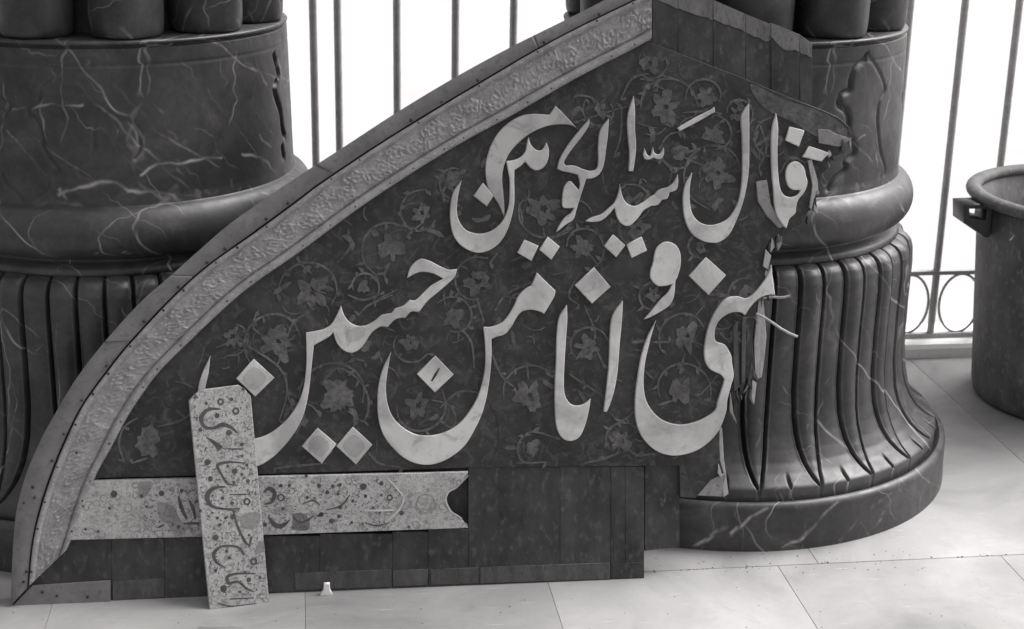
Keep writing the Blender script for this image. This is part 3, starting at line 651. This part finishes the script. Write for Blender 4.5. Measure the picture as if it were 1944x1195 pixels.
for (x0, y0), (x1, y1) in (((1436, 596), (1514, 641)), ((1450, 566), (1500, 563))):
    a = np.array(local_px(x0, y0, .002) + (.0,)); b = np.array(local_px(x1, y1, .02) + (.02,))
    pts = [a + (b - a) * t + np.array([0, .002 * math.sin(t * 7), 0]) for t in np.linspace(0, 1, 6)]
    link(bpy.data.objects.new('splinter', grid_mesh('splinter', tube(pts, .0028, 6), SPLINT)), panel)

# faded flowers and vines on the ground
def flower_loop(cx_, cy_, r, petals, seed):
    rg_ = random.Random(seed); out = []; N = 44
    ph_ = [rg_.random() * 6.28 for _ in range(6)]; am = [rg_.uniform(.03, .16) for _ in range(6)]
    ex = rg_.uniform(.75, 1.15)
    for i in range(N):
        a = 2 * math.pi * i / N
        rr = r * (.82 + sum(am[k] * math.sin((k + 2) * a + ph_[k]) for k in range(5)) + .07 * math.cos(petals * a + ph_[5]) + rg_.uniform(-.09, .09))
        out.append((cx_ + rr * math.cos(a) * ex, cy_ + rr * math.sin(a)))
    return out
FL = [(1262,205,34,9),(1355,257,21,7),(1361,330,31,8),(1030,398,30,8),(742,470,30,7),(592,556,34,8),(526,650,33,8),(640,752,38,9),(778,652,20,7),(905,536,26,8),(862,603,20,6),(792,772,27,8),(1303,640,30,8),(1292,742,28,8),(1003,752,34,8),(1180,838,20,6),(1290,290,18,6),(800,405,20,6),(690,655,16,5),(282,838,34,9),(1140,210,16,6),(1233,122,20,6),(1340,185,20,6),(1330,470,14,5),(1240,560,15,5),(690,545,15,5),(1115,660,22,6),(440,640,20,6),(865,345,18,6),(1210,435,20,6),(570,800,18,6),(1105,470,22,6),(1470,265,20,6),(1400,215,16,5),(1012,850,18,6),(1200,390,22,7),(1420,560,22,6),(1395,640,16,6)]
for i, (x, y, r, p) in enumerate(FL):
    lps_ = [smooth_loop(flower_loop(x, y, r, p, i), 2)]
    if i % 3 != 1: lps_.append(smooth_loop(flower_loop(x + r * .08, y - r * .05, r * (.16 + .1 * (i % 2)), 4, i + 900), 2))
    plate('flower', lps_, -.001, .0012 + .0001 * (i % 5), FLOWER, 0)
VI = [[(1262,170),(1230,160),(1215,195),(1180,205),(1100,230)],[(1180,205),(1178,260),(1165,300)],[(1295,215),(1330,212),(1370,215)],[(1355,275),(1320,285),(1300,292)],[(1300,300),(1335,315)],[(1233,140),(1200,150),(1178,190)],[(1085,195),(1095,182),(1120,185),(1140,200)],[(1215,150),(1245,155),(1248,170)],
 [(600,585),(560,610),(545,640)],[(592,520),(570,500),(564,485)],[(410,660),(450,650),(500,675),(535,705),(545,745),(530,800)],[(545,745),(560,790)],[(500,640),(480,620),(490,590)],[(660,780),(690,800),(700,760),(680,720),(640,700),(610,730)],[(690,640),(720,620),(750,630)],[(740,500),(730,520),(735,540)],[(745,560),(700,580),(680,600)],[(820,760),(855,770),(865,800),(855,815)],[(835,775),(870,745),(905,745)],[(870,620),(895,650),(900,700)],[(905,565),(915,600)],[(930,660),(950,710),(975,735)],[(1003,720),(1000,690)],[(1080,710),(1110,730),(1150,755)],[(1110,580),(1130,640),(1100,670)],[(1130,660),(1150,700)],[(1155,780),(1180,800),(1215,770)],[(1180,858),(1150,870),(1110,880)],[(1190,850),(1210,865),(1235,862)],[(1300,670),(1290,710)],[(1320,650),(1360,670),(1370,700),(1330,750)],[(1240,650),(1270,650)],[(1250,770),(1280,760)],[(1100,520),(1080,560),(1100,580)],[(1030,430),(1040,455),(1080,440)],[(1190,410),(1160,425)],[(800,425),(770,450)],[(280,870),(250,880)],[(300,810),(340,800),(370,780)],[(1440,230),(1455,280),(1440,320)],[(1480,330),(1500,300),(1530,310)],[(860,330),(840,370),(860,390)],[(1410,560),(1380,590)],[(640,500),(665,470),(660,450)],[(660,560),(690,570),(720,560)],[(620,880),(560,885),(520,890)],[(940,590),(960,560),(1000,540)],[(945,480),(930,500)],[(1220,700),(1240,720)],[(1340,560),(1380,560)],[(985,840),(1010,820),(1050,830)],[(700,860),(720,880),(760,888)]]
for i, (x, y, r, p) in enumerate(FL):
    rg_ = random.Random(i + 50); a0 = rg_.random() * 6.28; sg_ = rg_.choice((-1, 1)); k0 = r * rg_.uniform(1.25, 1.5)
    sp_ = [(x + (k0 + t * r * .9) * math.cos(a0 + sg_ * t * 5), y + (k0 + t * r * .9) * math.sin(a0 + sg_ * t * 5)) for t in np.linspace(0, 1, 9)]
    sp_ = sp_[:rg_.randint(5, 8)]
    sp_ = [q for q in sp_ if 90 < q[1] < 884 and q[0] < 1520]
    if len(sp_) > 3: VI.append(sp_)
for i, v in enumerate(VI):
    plate('vine', [stroke(v, [2, 4.5, 4, 2.5], 5)], -.001, .0009 + .0001 * (i % 3), FLOWER, 0)
    for k in range(1, len(v)):
        if random.random() < .75:
            x, y = v[k]; a = random.random() * 6.28; l = random.uniform(9, 17)
            plate('leaf', [stroke([(x, y), (x + l * .5 * math.cos(a) + 2, y + l * .5 * math.sin(a)), (x + l * math.cos(a), y + l * math.sin(a))], [1, random.uniform(5, 9), 1], 4)], -.001, .0011 + .00007 * k, FLOWER, 0)
gpoly = np.array(gp[:-1] + [tuple(p) for p in iC[70::60]])
def inside(x, y, P=gpoly):
    k = False; n_ = len(P)
    for i in range(n_):
        (x1, y1), (x2, y2) = P[i], P[i - 1]
        if (y1 > y) != (y2 > y) and x < (x2 - x1) * (y - y1) / (y2 - y1) + x1: k = not k
    return k
cnt = 0
while cnt < 150:
    x, y = random.uniform(220, 1500), random.uniform(110, 885)
    if not (inside(x, y) and inside(x + 30, y) and inside(x - 30, y) and inside(x, y - 25) and inside(x, y + 20)): continue
    a = random.random() * 6.28; l = random.uniform(14, 46); cur = random.uniform(-1.6, 1.6); pts_ = [(x, y)]
    for k in range(4): a += cur / 3; pts_.append((pts_[-1][0] + l / 4 * math.cos(a), pts_[-1][1] + l / 4 * math.sin(a)))
    wv = random.uniform(2, 4) if cnt % 3 else random.uniform(7, 13)
    plate('tendril' if cnt % 3 else 'leaf', [stroke(pts_, [1, wv, wv * .7, wv * .9, 1], 3)], -.0005, .0006 + .0000025 * cnt, FLOWER, 0); cnt += 1
plate('worn_patch', [smooth_loop([(1425, 160), (1490, 190), (1556, 211), (1606, 244), (1596, 272), (1548, 258), (1505, 232), (1450, 205)], 4)], -.0005, .0008, FLOWER, 0)
# cracks
for v in ([(925,760),(945,800),(944,850),(928,885)], [(1018,800),(1012,840),(1018,870)], [(1160,890),(1162,960),(1166,1060)]):
    plate('crack', [stroke(v, [1, 2.6, 2, 1], 5)], -.0005, .0007, NAIL, 0)

# nails
nm_ = grid_mesh('nail', lathe_pts([(0, .002), (.0018, .0018), (.0030, .0008), (.0032, -.001)], 10), NAIL, True)
def nail(x, y, w_):
    q = local_px(x, y, w_); o = link(bpy.data.objects.new('nail', nm_), panel); o.location = (q[0], q[1], w_); s__ = random.uniform(.8, 1.2); o.scale = (s__, s__, 1)
for i in range(25, NB, 52):
    for cv, t in ((oC * .2 + gC * .8, .0115), (gC * .95 + iC * .05, .0105), (gC * .08 + iC * .92, .0115)):
        j = min(NB - 1, max(0, i + random.randint(-12, 12))); 
        if random.random() < .8: nail(cv[j][0], cv[j][1], t)
for x, y in ((62,925),(66,945),(45,955),(80,1125),(108,1132),(166,1134),(45,1105),(145,860)): nail(x, y, .0105 if x < 60 or y < 1000 else .0045)

# lower inscription strip, fixed on the panel
SZ = lambda pts: [(130 + x / 2.492, 860 + y / 2.492) for x, y in pts]
strip_loop = SZ([(100, 134), (1000, 112), (1890, 92)]) + smooth_loop([p + (1,) if i in (0, 6) else p for i, p in enumerate(SZ([(1890, 95), (1850, 152), (1805, 180), (1784, 225), (1808, 280), (1850, 305), (1890, 355)]))], 5, closed=False)[1:] + SZ([(900, 390), (0, 413), (50, 260)])
strip = plate('inscription_strip', [strip_loop], -.002, .013, PLAQUE, .0012)
strip['label'] = 'pale speckled inscription strip with a notched right end'
TW = .0134
def ink(name, loop_, par, fr=None, w1=TW, mat=INK): return plate(name, [loop_], w1 - .0012, w1, mat, 0, parent=par, fr=fr)
for v, wd in (([(520,205),(535,260),(560,315)],[6,13,6]),([(570,225),(590,265),(600,315)],[5,12,6]),([(600,235),(622,225),(625,260)],[5,10,4]),([(922,188),(950,168),(975,192),(962,232),(925,243)],[4,14,12,4]),([(945,300),(975,340),(1010,346),(1048,318)],[4,16,14,3]),([(1060,300),(1100,330),(1160,300)],[3,6,3]),([(1110,240),(1160,225),(1190,250)],[3,5,3]),([(1180,300),(1210,285)],[8,4]),([(545,335),(620,333)],[5,8,5]),([(420,355),(455,340)],[4,8,3]),([(1220,270),(1290,250),(1330,200)],[3,6,3]),([(1400,330),(1460,345),(1520,330)],[3,5,2])):
    ink('script', SZ(stroke(v, [q * 1.5 for q in wd], 5)), strip)
for x, y, r in ((215,195,17),(440,192,14),(535,178,9),(195,262,8),(1015,265,9),(1045,155,9),(1005,155,9),(1130,212,9),(1185,155,11),(1250,158,9),(1285,152,9),(1225,187,10),(1275,195,8),(1395,160,16),(1480,145,11),(1405,205,9),(1345,228,8),(1285,258,9),(1195,292,12),(1245,322,12),(1280,300,9),(1575,285,12),(80,362,7),(140,372,7),(68,252,7),(370,255,7),(345,205,10),(520,350,9),(930,340,10),(1125,110,8),(1610,350,6),(1340,330,7),(1480,200,7),(1440,260,7)):
    ink('inlay_dot', SZ([(x + r * math.cos(a) * random.uniform(.85, 1.1), y + r * math.sin(a)) for a in np.linspace(0, 6.28, 11)[:-1]]), strip)
def ring(cx_, cy_, r, t, n=16):
    return [[(cx_ + r * math.cos(a), cy_ + r * math.sin(a)) for a in np.linspace(0, 2 * math.pi, n + 1)[:-1]], [(cx_ + (r - t) * math.cos(a), cy_ + (r - t) * math.sin(a)) for a in np.linspace(0, 2 * math.pi, n + 1)[:-1]]]
for x, y, r in ((1005,212,18),(1520,212,15),(1690,240,46)):
    plate('inlay_ring', [SZ(l) for l in ring(x, y, r, 7 if r < 30 else 5)], TW - .0012, TW, INK if r < 30 else FLAW, 0, parent=strip)
for k, lp in enumerate(([(420,240),(455,236),(500,255),(525,310),(555,345),(550,388),(500,392),(470,340),(430,310)], [(330,142),(390,140),(385,180),(350,215),(332,190)], [(1065,290),(1125,295),(1140,360),(1065,364)], [(115,155),(160,150),(320,200),(330,300),(300,385),(60,392)], [(1580,105),(1880,97),(1840,150),(1790,190),(1776,225),(1800,285),(1845,312),(1875,352),(1570,362),(1500,330),(1590,215),(1520,115)])):
    plate('worn_patch', [SZ(smooth_loop(lp, 4))], TW - .0015, TW - .0002 - .0001 * k, FLAW, 0, parent=strip)
for lp in ([(1500,112),(1550,165),(1585,215),(1560,275),(1500,330)], [(1890,110),(1835,165),(1800,185),(1786,225),(1812,278),(1862,310)], [(1400,275),(1540,272)]):
    ink('border_line', SZ(stroke(lp, [4, 7, 7, 4], 6)), strip, w1=TW + .0008, mat=LETTER)
def speckle(name, inside, n, par, fr=None, w_=TW):
    vs, fs = [], []
    for _ in range(n):
        x, y = inside(); a0 = random.random() * 6.28; l = random.uniform(2.5, 7); wd_ = random.uniform(.5, 1.1); cu_ = random.uniform(-1.4, 1.4); b = len(vs)
        px_, py_ = x, y; lft, rgt = [], []
        for k in range(4):
            w1 = wd_ * (.35, 1, .9, .2)[k]; nx, ny = -math.sin(a0), math.cos(a0)
            lft.append((px_ + nx * w1, py_ + ny * w1)); rgt.append((px_ - nx * w1, py_ - ny * w1))
            px_ += l / 3 * math.cos(a0); py_ += l / 3 * math.sin(a0); a0 += cu_ / 2
        for q_ in lft + rgt:
            q = local_px(q_[0], q_[1], w_, **(fr or {})); vs.append((q[0], q[1], w_))
        for k in range(3): fs.append((b + k, b + k + 1, b + 5 + k, b + 4 + k))
    o = mesh_obj(name, vs, fs, INK, par); o['kind'] = 'stuff'; return o
def in_strip():
    x = random.uniform(270, 760); yy = np.interp(x, [187, 888], [913, 897]); return x, random.uniform(yy + 8, yy + 102)
speckle('speckles', in_strip, 420, strip)

# ------------------------------------------------------------------ loose plaque leaning on the panel
QA, QB = on_floor(398, 1158), on_floor(511, 1144)
qu = QB - QA; qu[2] = 0; qu /= np.linalg.norm(qu)
qh = np.array([-qu[1], qu[0], 0])
top = hit(418, 738, PA + ew * .030, ew)                 # where its top edge touches the raised letters
dh = (top - QA) @ qh; ql = math.atan2(dh, top[2])
qv = qh * math.sin(ql) + np.array([0, 0, 1]) * math.cos(ql); qw = np.cross(qu, qv)
QF = dict(O=QA, U=qu, V=qv, Wn=qw)
plaque = frame_empty('inscription_plaque', QA, qu, qv, qw)
tag(plaque, 'loose narrow speckled plaque with carved script standing upright against the panel', 'plaque')
QL = [(359, 762), (369, 751), (382, 741), (453, 732), (465, 740), (476, 753), (511, 1143), (508, 1146), (440, 1152), (401, 1158), (398, 1156)]
plate('board', [QL], -.014, 0, PLAQUE, .0015, parent=plaque, fr=QF)
LQ = lambda pts: [(340 + x / 2.6, 720 + y / 2.6) for x, y in pts]
for v, wd in (([(205,148),(145,150),(110,190),(125,235),(170,242),(215,225),(258,240),(290,268)],[4,12,17,12,10,16,10,4]), ([(135,288),(175,315),(205,345)],[3,14,24]), ([(325,415),(250,410),(190,425),(212,475),(240,515),(290,525)],[3,8,12,8,6,3]), ([(228,532),(168,540),(138,580),(160,625),(215,640),(272,650)],[4,14,20,12,6,4]),
              ([(268,650),(290,730),(325,800),(348,825)],[6,9,8,4]), ([(345,830),(358,778)],[4,10]), ([(322,868),(290,830),(215,825),(172,860),(185,905),(230,930)],[10,8,7,14,9,3]), ([(378,960),(290,960),(240,975),(246,1008),(290,1000),(335,1035),(370,1050)],[3,8,12,12,7,8,3]),
              ([(240,345),(320,345)],[3,5,3]), ([(250,570),(345,568)],[3,5,3]), ([(250,1086),(370,1080)],[3,5,3]), ([(190,1105),(260,1122),(380,1108)],[4,6,3]), ([(190,640),(300,640)],[3,5,3])):
    ink('script', LQ(stroke(v, [q * 1.35 for q in wd], 5)), plaque, QF, .0005)
for x, y, r in ((188,180,13),(105,250,10),(310,322,9),(140,410,15),(335,425,8),(155,492,13),(340,503,10),(215,588,9),(262,612,9),(105,650,8),(190,685,8),(230,685,8),(200,720,9),(180,783,15),(235,850,9),(248,882,9),(180,945,8),(345,990,12),(220,1035,18),(135,120,7),(260,100,8),(300,1050,7),(400,980,7),(310,380,7),(245,265,15),(275,455,14),(310,470,8),(270,510,7),(240,430,7),(165,575,6),(265,680,14),(80,90,8),(318,50,8),(165,660,6),(345,770,7)):
    ink('inlay_dot', LQ([(x + r * math.cos(a) * random.uniform(.85, 1.1), y + r * math.sin(a)) for a in np.linspace(0, 6.28, 11)[:-1]]), plaque, QF, .0006)
for x, y, r in ((205,112,17),(280,158,18),(335,605,18),(368,900,18)):
    plate('inlay_ring', [LQ(l) for l in ring(x, y, r, 9)], -.0006, .0005, INK, 0, parent=plaque, fr=QF)
plate('worn_patch', [LQ(smooth_loop([(305, 680), (340, 660), (395, 662), (400, 700), (370, 735), (325, 735), (305, 710)], 4))], -.0006, .0008, FLAW, 0, parent=plaque, fr=QF)
plate('worn_patch', [LQ([(375, 850), (390, 815), (418, 795), (425, 850), (380, 862)])], -.0006, .0008, FLAW, 0, parent=plaque, fr=QF)
def in_plaque():
    y = random.uniform(748, 1140); x0 = np.interp(y, [760, 1157], [366, 404]); x1 = np.interp(y, [753, 1143], [472, 505]); return random.uniform(x0, x1), y
speckle('speckles', in_plaque, 420, plaque, QF, .0004)

# ------------------------------------------------------------------ bin
bx, by = 1.650, 4.245
bn = empty('plastic_bin', (bx, by, 0)); tag(bn, 'large grey round plastic bin by the railing, cut by the right edge', 'bin')
lathe('body', [(0, .012), (.27, .012), (.288, .004), (.294, .012), (.300, .04), (.312, .20), (.325, .38), (.338, .55), (.341, .588), (.335, .588), (.320, .40), (.303, .12), (.285, .03), (0, .026)], BINM, bn, 96)
rim_p = [(.352 + .022 * math.cos(a), .600 + .017 * math.sin(a)) for a in np.linspace(0, 2 * math.pi, 17)]
lathe('rim', [(a, b) for a, b in rim_p][::1], BINM, bn, 120)
ha = math.radians(187)
hd = empty('unused', (0, 0, 0)); bpy.data.objects.remove(hd)
# handle: a moulded lug on the side, open in the middle
def lug(name, loops, th, mat):
    me = fill_mesh(name, loops, -th / 2, th / 2, mat, .003); o = link(bpy.data.objects.new(name, me), bn); return o
o = lug('handle', [[(.340, .500), (.352, .497), (.418, .540), (.424, .590), (.340, .592)], [(.356, .545), (.404, .556), (.408, .580), (.356, .581)]], .085, BINH)
o.rotation_euler = (math.pi / 2, 0, ha)
pts = []
for x, y in ((1915, 428), (1924, 434), (1919, 442), (1926, 447), (1918, 456)):
    q = on_cyl(x, y, bx, by, .3345); pts.append((q[0] - bx, q[1] - by, q[2]))
link(bpy.data.objects.new('chalk_mark', grid_mesh('chalk_mark', tube(pts, .0022, 5), CHALK)), bn)

# ------------------------------------------------------------------ small things on the floor
p = on_floor(621, 1124)
wdg = fill_mesh('wedge', [[(-.018, 0), (.016, 0), (.012, .010), (.009, .016), (.009, .034), (-.006, .034), (-.007, .016), (-.011, .010)]], -.006, .006, CHALK, .0015)
o = link(bpy.data.objects.new('white_wedge', wdg)); o.rotation_euler = (math.pi / 2, 0, .12); o.location = (p[0], p[1] - .012, 0.0); o.scale = (.8, .8, .8)
tag(o, 'small white wedge standing at the foot of the dark planks', 'wedge')
p = on_floor(425, 1192)
fr_ = fill_mesh('fragment', [[(-.055, -.02), (-.02, -.026), (.03, -.024), (.048, -.012), (.044, .000), (.018, .004), (-.012, .001), (-.05, .003)]], .0, .009, FLAW, .003)
o = link(bpy.data.objects.new('stone_fragment', fr_)); o.location = (p[0], p[1] - .012, 0); o.rotation_euler = (0, 0, .05)
tag(o, 'small flat grey fragment lying on the floor before the loose plaque', 'fragment')
vs, fs = [], []
def bit(x, y, r):
    b_ = len(vs); h_ = r * random.uniform(.4, .8); a0 = random.random() * 6
    for k in range(5):
        rr = r * random.uniform(.6, 1.2); vs.append((x + rr * math.cos(a0 + k * 1.257), y + rr * math.sin(a0 + k * 1.257), 0.0))
    vs.append((x, y, h_))
    for k in range(5): fs.append((b_ + k, b_ + (k + 1) % 5, b_ + 5))
for _ in range(46):
    s1 = random.uniform(-.05, 1.2); q = fpt(s1, random.gauss(0, .004)); bit(q[0], q[1], random.uniform(.0012, .0035))
for _ in range(60):
    q = on_floor(random.uniform(20, 1940), random.uniform(1075, 1195)); bit(q[0], q[1], random.uniform(.0006, .0022))
for _ in range(60):
    q = on_floor(random.uniform(1240, 1760), random.uniform(1040, 1090)); bit(q[0], q[1], random.uniform(.0008, .0026))
go = mesh_obj('grit', vs, fs, NAIL); tag(go, 'dark grit scattered along the floor joint', 'grit', kind='stuff')
